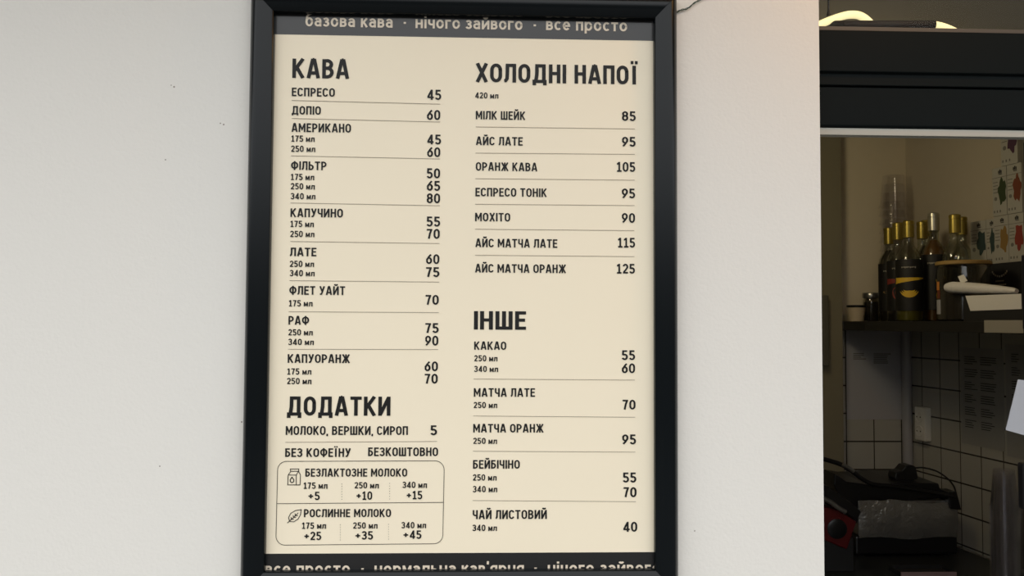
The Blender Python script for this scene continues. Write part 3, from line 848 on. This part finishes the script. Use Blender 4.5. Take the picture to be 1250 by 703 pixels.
# ------------------------------------------------------------------ bottles
def bottle(px, ytop, n, r, cap, label, art=None, liquid='syrup', lab=True, h=None, clear_top=False, stripe=None):
    """px: centre in the photo, ytop: top of its cap, n: its distance from the street wall"""
    base = at(px, 391, n); c = Vector((base.x, base.y, SH_T))
    H = at(px, ytop, n).z - SH_T
    t = thing('syrup_bottle', label, 'bottle', c, 'syrup bottles on the corner shelf')
    hb = H*0.62
    b = MB()
    prof = [(r*.90, 0.0005), (r, .006), (r, hb*.92), (r*.97, hb), (r*.86, hb+.016), (r*.60, hb+.032), (r*.40, hb+.044), (.0150, hb+.056), (.0150, H-.012)]
    b.lathe(prof, c, 28)
    b.build('glass_body', MT['glass'], t, smooth=True)
    b = MB(); rl = r-.003
    lp = [(rl*.9, .003), (rl, .008), (rl, hb*.86)] if clear_top else [(rl*.9, .003), (rl, .008), (rl, hb*.94), (rl*.84, hb+.014), (rl*.5, hb+.034), (.011, hb+.046)]
    b.lathe(lp, c, 24)
    b.build('syrup', MT[liquid], t, smooth=True)
    b = MB(); hc = H-.055 if H < .33 else H-.058
    b.lathe([(.0168, hc), (.0172, hc+.030), (.0172, H-.016), (.0160, H-.0155), (.0160, H-.0135), (.0176, H-.013), (.0176, H-.003), (.0150, H)], c, 24)
    b.build('cap', MT[cap], t, smooth=True)
    if lab:
        fc = math.atan2(CAM.y-c.y, CAM.x-c.x)
        b = MB(); b.arc_patch(c, r+.0006, fc-1.9, fc+1.9, c.z+hb*.17, c.z+hb*.985, 28)
        lb = b.build('label_wrap', MT['label'], t, smooth=True)

        def on(u, v, e=.0011):
            a = fc+u/r
            return Vector((c.x+(r+e)*math.cos(a), c.y+(r+e)*math.sin(a), c.z+v))
        if stripe:
            m_ = MB(); k = 12
            for i in range(k):
                u0 = -1.2*r+2.6*r*i/k; u1 = -1.2*r+2.6*r*(i+1)/k
                f = lambda u: (hb*.62+u*.10, hb*.69+u*.0 + .002)
                a0, a1 = f(u0), f(u1)
                th0 = .017*(1-i/k)+.003; th1 = .017*(1-(i+1)/k)+.003
                m_.flat([on(u0, hb*.60+(u0+r)*.16), on(u1, hb*.60+(u1+r)*.16), on(u1, hb*.60+(u1+r)*.16+th1), on(u0, hb*.60+(u0+r)*.16+th0)])
            m_.build('label_stripe', MT[stripe], lb)
        m_ = MB()
        for i in range(9):                               # unreadable script line
            u0 = -.55*r+1.1*r*i/9
            m_.flat([on(u0, hb*.845+.0012*math.sin(i*2.1)), on(u0+.0030, hb*.845+.0012*math.sin(i*2.1)), on(u0+.0030, hb*.868), on(u0, hb*.868)])
        m_.build('label_script', MT['tag'], lb)
        if art:
            kind, mat = art
            m_ = MB(); 
            if kind == 'bananas':
                for s_ in range(3):
                    up = []; dn = []
                    for i in range(11):
                        a = math.radians(200+140*i/10)
                        R0 = .030-.006*s_
                        up.append((math.cos(a)*R0, math.sin(a)*(R0+.001)))
                        wv = .0095*math.sin(math.pi*min(1, max(0, i/10)))
                        dn.append((math.cos(a)*(R0-wv), math.sin(a)*(R0-wv)))
                    for i in range(10):
                        m_.flat([on(x, hb*.46+.014+y, .0011+.0003*s_) for x, y in (up[i], up[i+1], dn[i+1], dn[i])])
            else:
                for (cu, cv, ru, rv) in kind:
                    m_.flat([on(cu+ru*math.cos(2*math.pi*i/16), hb*.40+cv+rv*math.sin(2*math.pi*i/16)) for i in range(16)])
            m_.build('label_print', MT[mat], lb)
    return t


bottle(1132.0, 269.0, 1.62, .036, 'gold', 'syrup bottle with gold cap, mostly hidden left of the silver capped bottle', lab=True)
bottle(1086.5, 278.0, 1.645, .036, 'gold', 'shortest looking dark syrup bottle with gold cap, leftmost of the row', art=([(-.012, .02, .010, .004)], 'ochre'), liquid='syrup')
bottle(1097.5, 272.0, 1.52, .036, 'gold', 'syrup bottle with red fruit on its black label, left of the banana bottle', art=([(-.008, .012, .012, .020), (-.004, .012, .007, .013)], 'red'), clear_top=True, stripe='red')
bottle(1110.5, 269.5, 1.395, .040, 'gold', 'syrup bottle with yellow bananas on its black label and a gold cap', art=('bananas', 'yellow'), liquid='greensyrup', clear_top=True, stripe='yellow')
bottle(1127.3, 270.5, 1.50, .036, 'gold', 'syrup bottle with a small red figure on its black label, right of the banana bottle', art=([(-.004, .016, .006, .011), (.004, .002, .005, .014)], 'red'), clear_top=True, stripe='ochre')
bottle(1141.5, 260.0, 1.40, .037, 'silver', 'syrup bottle with silver cap and amber neck, behind the glass jar', liquid='ambersyrup')
bottle(1167.5, 262.0, 1.30, .037, 'gold', 'clear necked syrup bottle with gold cap behind the jar lid', liquid='syrup', clear_top=True, lab=False)
bottle(1175.5, 265.0, 1.385, .035, 'gold', 'syrup bottle with gold cap, furthest right and half hidden by its neighbour', liquid='syrup', clear_top=True, lab=False)


# ------------------------------------------------------------------ cups
def cup_mesh(rt, rb, h):
    b = MB()
    b.lathe([(rb*.2, .002), (rb, .001), (rb+.001, 0.0), (rt-.002, h*.93), (rt-.0005, h*.93+.001), (rt, h*.985), (rt+.0022, h*.985), (rt+.0022, h), (rt, h)], (0, 0, 0), 28, caps=False)
    return b


def cup_stack(px, py_top, n, count, rt, rb, h, pitch, zbase, label, group, flip=False, tilt=0.0):
    b = at(px, 500, n); c = Vector((b.x, b.y, zbase))
    first = None
    for i in range(count):
        if first is None:
            o = cup_mesh(rt, rb, h).build('plastic_cup', MT['cup'], smooth=True)
            first = o
        else:
            o = first.copy(); COL.objects.link(o)
        if flip:
            o.rotation_euler = (math.pi, 0, 0); o.location = (c.x, c.y, c.z+h+i*pitch+.0005)
        else:
            o.location = (c.x+tilt*i*pitch, c.y, c.z+i*pitch+.0005)
        tag(o, label, 'cup', group)


CUPP = (at(1094, 215, 1.735).z-SH_T-.115)/13
cup_stack(1094, 215, 1.735, 14, .0480, .034, .115, CUPP, SH_T, 'clear plastic cup turned upside down in the stack in the shelf corner behind the bottles', 'upside down cups in the shelf corner', flip=True)

# paper cup and small jar, left end of the shelf
c = at(1045.5, 391, 1.68); c.z = SH_T
hh = at(1045, 372.5, 1.68).z-SH_T
t = thing('paper_cup', 'small beige paper cup with a black rim at the left end of the shelf', 'cup', c)
b = MB(); b.lathe([(.024, 0), (.0245, .002), (.031, hh-.006)], c, 24); b.build('cup_body', MT['cupbeige'], t, smooth=True)
b = MB(); b.lathe([(.0325, hh-.008), (.0335, hh-.006), (.0335, hh), (.030, hh), (.029, hh-.01)], c, 24, caps=False); b.lathe([(.0305, hh-.009), (.0305, hh-.007)], c, 24); b.build('rim', MT['blackp'], t, smooth=True, label='black rim and coffee')
c = at(1063.5, 391, 1.745); c.z = SH_T
hh = at(1063, 357.5, 1.745).z-SH_T
t = thing('spice_jar', 'small glass jar with metal lid and dark contents beside the beige cup', 'jar', c)
b = MB(); b.lathe([(.026, 0.0005), (.0275, .003), (.0275, hh-.030), (.025, hh-.022), (.025, hh-.012)], c, 24); b.build('glass_body', MT['jarglass'], t, smooth=True)
b = MB(); b.lathe([(.0245, .003), (.0245, hh-.034)], c, 20); b.build('contents', MT['grit'], t, smooth=True)
b = MB(); b.lathe([(.0285, hh-.020), (.0295, hh-.018), (.0295, hh-.004), (.0275, hh)], c, 24); b.build('lid', MT['steel'], t, smooth=True)

# ------------------------------------------------------------------ tea cartons and the black carton they stand on
zk = onwall(1215, 322.0, .085).z
t0, t1 = tz(1186, 350, .095)[0], tz(1246.5, 350, .095)[0]
t = thing('black_carton', 'long black carton with curved white lettering under the white tea cartons', 'carton', pw((t0+t1)/2, .05, SH_T))
b = MB(); b.wbox(t0, t1+.2, .008, .095, SH_T+.0005, zk-.0005); b.build('carton_body', MT['blackm'], t, bevel=.0015)
b = MB()
ccx, ccz = tz(1220, 326, .0955)
rnd = random.Random(4)
for i in range(9):
    a = math.radians(205+130*i/8)
    u, v = ccx+.032*math.cos(a), ccz-.004+.024*math.sin(a)
    b.wbox(u-.0026, u+.0026, .0952, .0958, v-.003, v+.003)
for k, (n_, yy) in enumerate(((6, -.042), (9, -.053))):
    for i in range(n_):
        u = ccx+(i-(n_-1)/2)*.0058
        b.wbox(u-.0019, u+.0019, .0952, .0958, ccz+yy-.002, ccz+yy+.002)
b.build('lettering', MT['tag'], t, label='white lettering, a curved line above two straight ones')


def tea_carton(tc, wdt, z0, z1, n, mat, label, blob):
    d = .075
    t = thing('tea_carton', label, 'carton', pw(tc, n-d/2, z0), 'white tea cartons stacked against the wall')
    b = MB(); b.wbox(tc-wdt/2+.0006, tc+wdt/2-.0006, n-d, n, z0+.0004, z1-.0004)
    b.build('carton_body', MT['carton'], t, bevel=.001)
    H = z1-z0
    b = MB()
    # fruit print: a knobbly patch on the half nearer the street
    pts = []
    for i in range(22):
        a = 2*math.pi*i/22
        k = 1+.16*math.sin(a*5+blob*1.7)+.08*math.sin(a*9)
        u = tc+wdt*.20+wdt*.27*k*math.cos(a); v = z0+H*.50+H*.26*k*math.sin(a)
        pts.append(pw(min(u, tc+wdt*.49), n+.0006, v))
    b.flat(pts); b.build('fruit_print', MT[mat], t)
    b = MB()
    for i in range(3):
        b.wbox(tc-wdt*.05+i*.005, tc-wdt*.05+i*.005+.0036, n, n+.0007, z1-H*.13, z1-H*.07+(.003 if i == 1 else 0))
    b.wbox(tc-wdt*.02, tc+wdt*.2, n, n+.0007, z1-H*.155, z1-H*.14)
    b.build('logo', MT['blackm'], t)
    b = MB()
    b.wbox(tc-wdt*.49, tc+wdt*.49, n, n+.0005, z1-H*.215, z1-H*.205)
    for i in range(3):
        b.wbox(tc-wdt*.40+i*wdt*.2, tc-wdt*.40+i*wdt*.2+.0045, n, n+.0006, z0+H*.07, z0+H*.12)
    for i in range(4):
        b.wbox(tc-wdt*.42, tc-wdt*.10, n, n+.0006, z1-H*(.30+.07*i)-.0012, z1-H*(.30+.07*i)+.0012)
    b.lathe([(wdt*.10, 0), (wdt*.10, .0006)], pw(tc-wdt*.26, n, z0+H*.36), 12, axis=WN)
    b.build('small_print', MT['greyprint'], t)
    return t


NB = .088
e = [tz(x, 290, NB)[0] for x in (1213.5, 1231.3, 1249.5)]
wc = (e[2]-e[0])/2
zm = onwall(1215, 264.3, NB).z
zu = onwall(1212, 206.0, NB).z
z2 = zu+(zu-zm)
lt_ = ('orange fruit', 'red fruit')
tea_carton((e[0]+e[1])/2, wc, zk, zm, NB, 'ochre', 'white tea carton with an ochre fruit print, bottom row above the black carton', 1)
tea_carton(e[1]+wc/2, wc, zk, zm, NB, 'red', 'white tea carton with a red print, bottom row at the right edge', 2)
f_ = tz(1211.3, 235, NB)[0]
tea_carton(f_+wc/2, wc, zm, zu, NB, 'green', 'white tea carton with a green print, middle row left', 3)
tea_carton(f_+wc*1.5+.001, wc, zm, zu, NB, 'brown', 'white tea carton with a red brown print, middle row right', 4)
g_ = tz(1222.8, 190, NB)[0]
tea_carton(g_+wc/2, wc*1.15, zu, z2, NB, 'purple', 'white tea carton with dark purple berries, top row under the white rail', 5)
h0 = tz(1184.5, 290, NB-.004)[0]; h1 = tz(1203.8, 290, NB-.004)[0]
tea_carton((h0+h1)/2, h1-h0, zk, zm-.004, NB-.004, 'teal', 'white tea carton with a dark green leaf print, leftmost of the bottom row', 6)
tea_carton((h1+e[0])/2, e[0]-h1-.001, zk, zm-.004, NB-.004, 'teal', 'narrow white tea carton with a dark teal print, second in the bottom row', 7)

# ------------------------------------------------------------------ large jar and the things in front of it
c = onwall(1177, 391, .225); c.z = SH_T
rj = 31.0*(c-CAM).dot(FW)/FPX
hj = onwall(1177, 319, .225).z-SH_T
t = thing('storage_jar', 'large glass storage jar with a flat wooden lid on the shelf', 'jar', c)
b = MB(); b.lathe([(rj*.90, .0005), (rj*.98, .006), (rj*.98, hj*.80), (rj*.93, hj*.88), (rj*.93, hj-.012)], c, 32); b.build('glass_body', MT['jarglass'], t, smooth=True)
b = MB(); b.lathe([(rj*.90, .006), (rj*.93, .012), (rj*.93, hj*.45), (rj*.6, hj*.60)], c, 28); b.build('contents', MT['grit'], t, smooth=True)
b = MB(); b.lathe([(rj*.97, hj-.012), (rj, hj-.010), (rj, hj-.003), (rj*.96, hj)], c, 32); b.build('lid', MT['wood'], t, smooth=True)
fc = math.atan2(CAM.y-c.y, CAM.x-c.x)
b = MB()
for (a0, a1, u0, u1, mi) in ((-1.25, -1.02, .52, .66, 0), (-1.2, -.98, .38, .52, 1), (-1.28, -.95, .12, .36, 2)):
    b.arc_patch(c, rj*.985, fc+a0, fc+a1, c.z+hj*u0, c.z+hj*u1, 5, mi)
b.build('sticker', [MT['orange'], MT['brown'], MT['sheet']], t, smooth=True, label='coloured sticker on the left of the jar')
# little white card and gold spoon on the jar's shoulder
P = [onwall(x, y, .305) for x, y in ((1169.6, 337.5), (1176.4, 335.2), (1181.2, 342.6), (1173.6, 346.2))]
# dark holder with the sheet on its front, on which the white roll lies
n1 = .325
t0, t1 = tz(1176, 375, n1)[0], tz(1252, 375, n1)[0]
zc0 = onwall(1200, 360, n1).z
t = thing('card_holder', 'low black tray on the shelf edge in front of the jar', 'tray', pw((t0+t1)/2, n1-.02, SH_T))
b = MB(); b.wbox(t0, t1, n1-.045, n1-.041, SH_T+.0005, zc0); b.wbox(t0, t1, n1-.004, n1, SH_T+.0005, zc0-.001)
b.wbox(t0, t1, n1-.041, n1-.004, SH_T+.0005, SH_T+.004); b.wbox(t0, t0+.003, n1-.041, n1-.004, SH_T+.004, zc0); b.wbox(t1-.003, t1, n1-.041, n1-.004, SH_T+.004, zc0)
b.build('tray_body', MT['blackm'], t)
b = MB(); Q = [onwall(x, y, n1+.0012) for x, y in ((1178.4, 361), (1246.5, 358.5), (1247, 377.2), (1184.5, 379.5))]
b.prism(Q, -WN*.0009)
o = b.build('paper_sheet', MT['white']); tag(o, 'white blank sheet on the front of the black tray, below the white roll', 'paper')
b = MB(); b.prism(P, WN*.0012)
Pm = (P[0]+P[2])/2
o = tag(b.build('price_card', MT['white']), 'tiny tilted white card leaning on the jar above the white roll', 'card')
path = [onwall(x, y, n1-.022) for x, y in ((1156.5, 350.8), (1162, 350.8), (1180, 351.6), (1200, 352.8), (1220, 354.0), (1236, 355.0), (1241, 355.4))]
k = (path[0]-CAM).dot(FW)/FPX
b = MB(); b.tube(path, [5.2*k, 6.8*k, 6.9*k, 6.3*k, 5.0*k, 3.8*k, 2.6*k], 16)
tag(b.build('paper_roll', noisy(principled('crumpled_white_bag', (.74, .73, .72), .4), 60, .5, .006), smooth=True), 'rolled white bag lying across the tray in front of the jar', 'roll')

# ------------------------------------------------------------------ sheets, socket, pipe
b = MB(); y_ = YB-.0075
a, q = at(1032.6, 405, y_), at(1101, 512, y_)
s_ = thing('notice_sheet', 'pale blank sheet with two short text blocks on the back wall under the shelf', 'paper', ((a.x+q.x)/2, y_, q.z))
b.box((a.x, y_-.0006, q.z), (q.x, y_, SH_B-.001)); b.build('sheet', MT['sheet'], s_)
for x0, x1_, y0, nl in ((1041.5, 1059, 431.5, 4), (1066.5, 1088.5, 432, 6)):
    rr = random.Random(int(x0)); b = MB()
    for i in range(nl):
        p = at(x0, y0+i*2.2, y_-.0008); e_ = at(x0+(x1_-x0)*rr.uniform(.55, 1), y0+i*2.2, y_-.0008)
        b.box((p.x, y_-.0010, p.z-.0016), (e_.x, y_-.0007, p.z+.0016))
    b.build('text_block', MT['greyprint'], s_)


def wall_sheet(px0, px1, py0, py1, cols, label):
    t0, z1_ = tz(px0, py0, .007); t1 = tz(px1, py0, .007)[0]; z0_ = tz(px0, py1, .007)[1]
    s = thing('notice_sheet', label, 'paper', pw((t0+t1)/2, .007, z0_))
    b = MB(); b.wbox(t0, t1, .0066, .0074, z0_, min(z1_, SH_B-.002)); b.build('sheet', MT['greysheet'], s)
    rr = random.Random(int(px0))
    for (u0, u1) in cols:
        z = z1_-.03; b = MB()
        for blk in range(6):
            for i in range(4):
                ln = (u1-u0)*rr.uniform(.5, 1)
                b.wbox(t0+(t1-t0)*u0, t0+(t1-t0)*(u0+ln), .0074, .0078, z-.0013, z+.0013); z -= .0075
            z -= .012
        b.build('text_block', MT['blackm'], s)


wall_sheet(1172, 1224.5, 424, 540, ((.10, .42), (.48, .86)), 'grey sheet with two columns of text on the tiled right wall')
wall_sheet(1227, 1275, 420, 556, ((.16, .40), (.5, .9)), 'grey sheet of text on the tiled wall, nearest the right edge')

tA_, zA = tz(1116, 496, .034); tB, _z = tz(1128.2, 496, .034); zB = tz(1116, 536.5, .034)[1]
so = thing('power_socket', 'white double power socket on the tiled wall right of the corner pipe', 'socket', pw((tA_+tB)/2, .006, (zA+zB)/2))
b = MB(); b.wbox(tA_, tB, .0062, .034, zB, zA); b.build('housing', MT['plaswhite'], so, bevel=.004)
for zz in (zA-(zA-zB)*.29, zA-(zA-zB)*.71):
    b = MB(); b.lathe([(.0195, 0), (.0205, .0015), (.0195, .003), (.017, .003), (.0165, .001)], pw((tA_+tB)/2, .034, zz), 24, axis=WN)
    pl = b.build('outlet', MT['plaswhite'], so, smooth=True)
    b = MB()
    for du in (-.0095, .0095):
        b.lathe([(.0026, 0), (.0026, .0006)], pw((tA_+tB)/2+du, .0372, zz), 10, axis=WN)
    b.build('pin_hole', MT['blackp'], pl)

CZ = onwall(1190, 682, .05).z                            # counter top
cp = CO+WN*.034+Vector((-.012, -.032, 0))
pc = at(1107, 480, YB-.026)
b = MB(); b.lathe([(.0175, CZ+.18), (.0175, SH_B-.001)], (pc.x, YB-.026, 0), 18)
tag(b.build('corner_pipe', MT['pipe'], smooth=True), 'pale grey vertical pipe in the tiled corner below the shelf', 'pipe')
# dark pull bar on the olive strip
a, q = at(1003.5, 360, YP-.03), at(1012.0, 447, YP-.03)
t = thing('pull_bar', 'dark upright pull bar on the olive strip beside the white wall edge', 'handle', ((a.x+q.x)/2, YP, q.z))
b = MB(); b.box((a.x, YP-.035, q.z), (q.x, YP-.018, a.z)); b.build('grip', principled('dark_olive_bar', (.10, .095, .075), .5), t, bevel=.004)
b = MB(); b.box((a.x+.004, YP-.018, q.z+.02), (q.x-.004, YP-.0005, q.z+.04)); b.box((a.x+.004, YP-.018, a.z-.04), (q.x-.004, YP-.0005, a.z-.02)); b.build('mount', MT['olive'], t)

# leaflet taped to the window stile
Q = [at(x, y, .043) for x, y in ((1242.8, 463.2), (1290, 468), (1285, 541), (1227.8, 524.8))]
b = MB(); b.prism(Q, (0, .0012, 0))
tag(b.build('leaflet', principled('grey_white_leaflet', (.36, .37, .40), .6)), 'plain white tilted leaflet at the right edge of the service window', 'paper')

# ------------------------------------------------------------------ counter and what stands on it
b = MB()
pts = [(-.2, YP-.002), (-.2, .72), (pw(0, .008, 0).x+(.72-pw(0, .008, 0).y)*WD.x/WD.y, .72), (CO.x-.010, YB-.008), (xp+.002, YB-.008), (xp+.002, YP-.002)]
b.prism([(x, y, CZ-.035) for x, y in pts], (0, 0, .035))
tag(b.build('worktop', MT['counter'], bevel=.002), 'dark worktop under the tiled wall carrying the contact grill and cups', 'worktop')
b = MB(); b.box((-.19, .76, 0.0), (CO.x-.03, YP-.01, CZ-.0355))
tag(b.build('base_cabinet', MT['blackm']), 'dark base cabinet under the worktop in the corner', 'cabinet')

# contact grill: base, film-wrapped front, lid, lever, hinge block, cord
YG = 1.42
L_, R_ = at(1050, 650, YG), at(1168, 650, YG)
zgb = CZ+.008
zgf = at(1100, 655, YG).z
zgl = at(1100, 612, YG).z
zgt = at(1100, 590, YG+.1).z
yb_ = YG+.27
g = thing('contact_grill', 'black contact grill wrapped in clear plastic film on the worktop in the corner', 'grill', ((L_.x+R_.x)/2, YG+.14, CZ))
b = MB(); b.box((L_.x-.01, YG+.01, zgb), (R_.x+.008, yb_, zgf-.001)); b.build('base', MT['blackp'], g, bevel=.006)
for fx in (L_.x+.02, R_.x-.02):
    for fy in (YG+.04, yb_-.04):
        b = MB(); b.lathe([(.012, 0), (.014, .0085)], (fx, fy, CZ+.0002), 14); b.build('foot', MT['blackm'], g, smooth=True)
b = MB()
nx, nz = 26, 10
rr = random.Random(7)
vs = []; fs = []
for j in range(nz+1):
    for i in range(nx+1):
        u, v = i/nx, j/nz
        x = L_.x-.004+(R_.x-L_.x+.002)*u
        zlo = zgf-.004+.004*math.sin(u*9); zhi = zgl+.004 + .008*math.sin(u*5+1)*(u > .3)
        bul = .012*math.sin(math.pi*v)*math.sin(math.pi*min(1, u*1.02))**.4
        vs.append((x + .006*math.sin(math.pi*v)*(u > .9), YG-.002-bul+.003*math.sin(u*31+v*7)*math.sin(v*9+u*13), zlo+(zhi-zlo)*v))
for j in range(nz):
    for i in range(nx):
        a = j*(nx+1)+i; fs.append((a, a+1, a+nx+2, a+nx+1))
b.add(vs, fs); b.build('plastic_film', MT['film'], g, smooth=True, label='crinkled clear film over the grey front plate')
b = MB(); b.box((L_.x, YG+.012, zgf), (R_.x-.01, yb_-.01, zgl)); b.build('lower_plate', MT['steel'], g, bevel=.004)
pts = [at(x, y, YG+.015) for x, y in ((1019, 578), (1034, 588), (1062, 592), (1100, 589.5), (1146, 590), (1148, 597), (1165, 602), (1166, 607), (1120, 609.5), (1100, 618), (1075, 622), (1054, 616), (1046, 640), (1028, 612), (1018, 592))]
b = MB(); b.prism(pts, (0, .24, 0)); b.build('lid', MT['blackp'], g, bevel=.004)
b = MB(); b.tube(arcpx([(996, 558), (1012, 562), (1028, 567.5), (1040, 575), (1052, 584), (1066, 591), (1090, 593.5), (1130, 600), (1166, 606.5)], YG-.006), [.0075]*3+[.0075]*46, 12); b.build('lever', MT['blackp'], g, smooth=True)
b = MB(); b.tube(arcpx([(1028, 567), (1034, 570), (1042, 575.5)], YG-.012), .0065, 10); b.build('lever_ferrule', MT['steel'], g, smooth=True, label='shiny metal sleeve on the lever')
pts = [at(x, y, YG-.012) for x, y in ((1157, 601), (1168, 600), (1174, 622.5), (1160, 621))]
b = MB(); b.prism(pts, (0, .06, 0)); b.build('hinge_block', MT['blackp'], g, bevel=.003)
pts = [at(x, y, YG+.06) for x, y in ((1092.5, 583), (1094, 577), (1101, 574.5), (1106, 568.5), (1114, 567.8), (1118.5, 570), (1121, 584), (1112, 588), (1094, 587))]
b = MB(); b.prism(pts, (0, .05, 0)); b.build('knob', MT['blackp'], g, bevel=.003)
b = MB(); b.tube(arcpx([(1118, 571), (1128, 571), (1143, 575), (1156, 583.5), (1164, 593), (1167, 602)], YG+.075), .0028, 8); b.build('cord', MT['blackp'], g, smooth=True)

# red timer box with black dial, with the steel group in front of it
YR = 1.27
zr = lambda y: at(1020, y, YR).z
pts = [at(x, y, YR) for x, y in ((1002, 618), (1022, 622), (1046, 637), (1034, 671), (1008, 660), (1000, 656))]
t = thing('red_box', 'small dark red box with a round black dial, left of the contact grill', 'box', (at(1022, 640, YR).x, YR, CZ))
b = MB(); b.prism(pts, (0, .08, 0)); b.build('box_body', MT['redbox'], t, bevel=.004)
c = at(1021, 645, YR)
b = MB(); b.lathe([(.030, -.002), (.030, .006), (.026, .008), (.012, .009)], c, 28, axis=(0, -1, 0)); b.build('dial', MT['blackp'], t, smooth=True)
b = MB(); b.lathe([(.034, -.002), (.034, .003), (.031, .003)], c, 28, axis=(0, -1, 0)); b.build('dial_ring', MT['redbox'], t, smooth=True)
zq = at(1020, 664, YR).z
b = MB(); b.box((c.x-.05, YR+.005, CZ+.0005), (c.x+.055, YR+.085, at(1020, 657, YR).z)); b.build('stand', MT['blackm'], t, bevel=.003)
b = MB(); b.tube(arcpx([(985, 600), (1004, 608), (1014, 613), (1022, 619), (1032, 625)], YR-.02), .0075, 12)
tag(b.build('steel_handle', MT['steel'], smooth=True), 'short polished steel bar lying above the red box by the wall edge', 'bar')
b = MB()
pts = [at(x, y, YR-.005) for x, y in ((990, 588), (1012, 594), (1040, 614), (1052, 625), (1046, 635), (1022, 620), (990, 611))]
b.prism(pts, (0, .05, 0))
tag(b.build('black_cover', MT['blackp'], bevel=.004), 'black sloping cover on top of the red box', 'cover')

# tray with pale pink front edge
YT = 1.22
a, q = at(1100, 698.5, YT), at(1168, 712, YT)
t = thing('card_box', 'small open dark box with a pale pink front on the worktop edge', 'box', ((a.x+q.x)/2, YT+.06, CZ))
zt_ = a.z
dpt = .075
xa, xb = a.x, q.x
b = MB(); b.box((xa, YT, CZ+.0005), (xb, YT+.003, zt_)); b.build('front', MT['pink'], t, label='pale pink front panel')
b = MB(); b.box((xa, YT+.003, CZ+.0005), (xa+.003, YT+dpt, zt_)); b.box((xb-.003, YT+.003, CZ+.0005), (xb, YT+dpt, zt_)); b.box((xa+.003, YT+dpt-.003, CZ+.0005), (xb-.003, YT+dpt, zt_)); b.box((xa+.003, YT+.003, CZ+.0005), (xb-.003, YT+dpt-.003, CZ+.004))
b.build('box_body', MT['blackm'], t)

# tall stack of clear cups on the worktop, and the one behind it at the picture's edge
zt_ = at(1222, 571, 1.10).z
hcup = .105
pit = .0046
cnt = int((zt_-CZ-hcup)/pit)+1
cup_stack(1224, 571, 1.10, cnt, .0375, .0265, hcup, pit, CZ, 'clear plastic cup nested in the tall stack on the worktop at the right', 'cups in the tall stack on the worktop', flip=True)
zt2 = at(1246, 600, 1.22).z
cup_stack(1256, 600, 1.22, int((zt2-CZ-hcup)/pit)+1, .0375, .0265, hcup, pit, CZ, 'clear plastic cup nested in the shorter stack at the picture\'s right edge', 'cups in the stack at the right edge', flip=True)
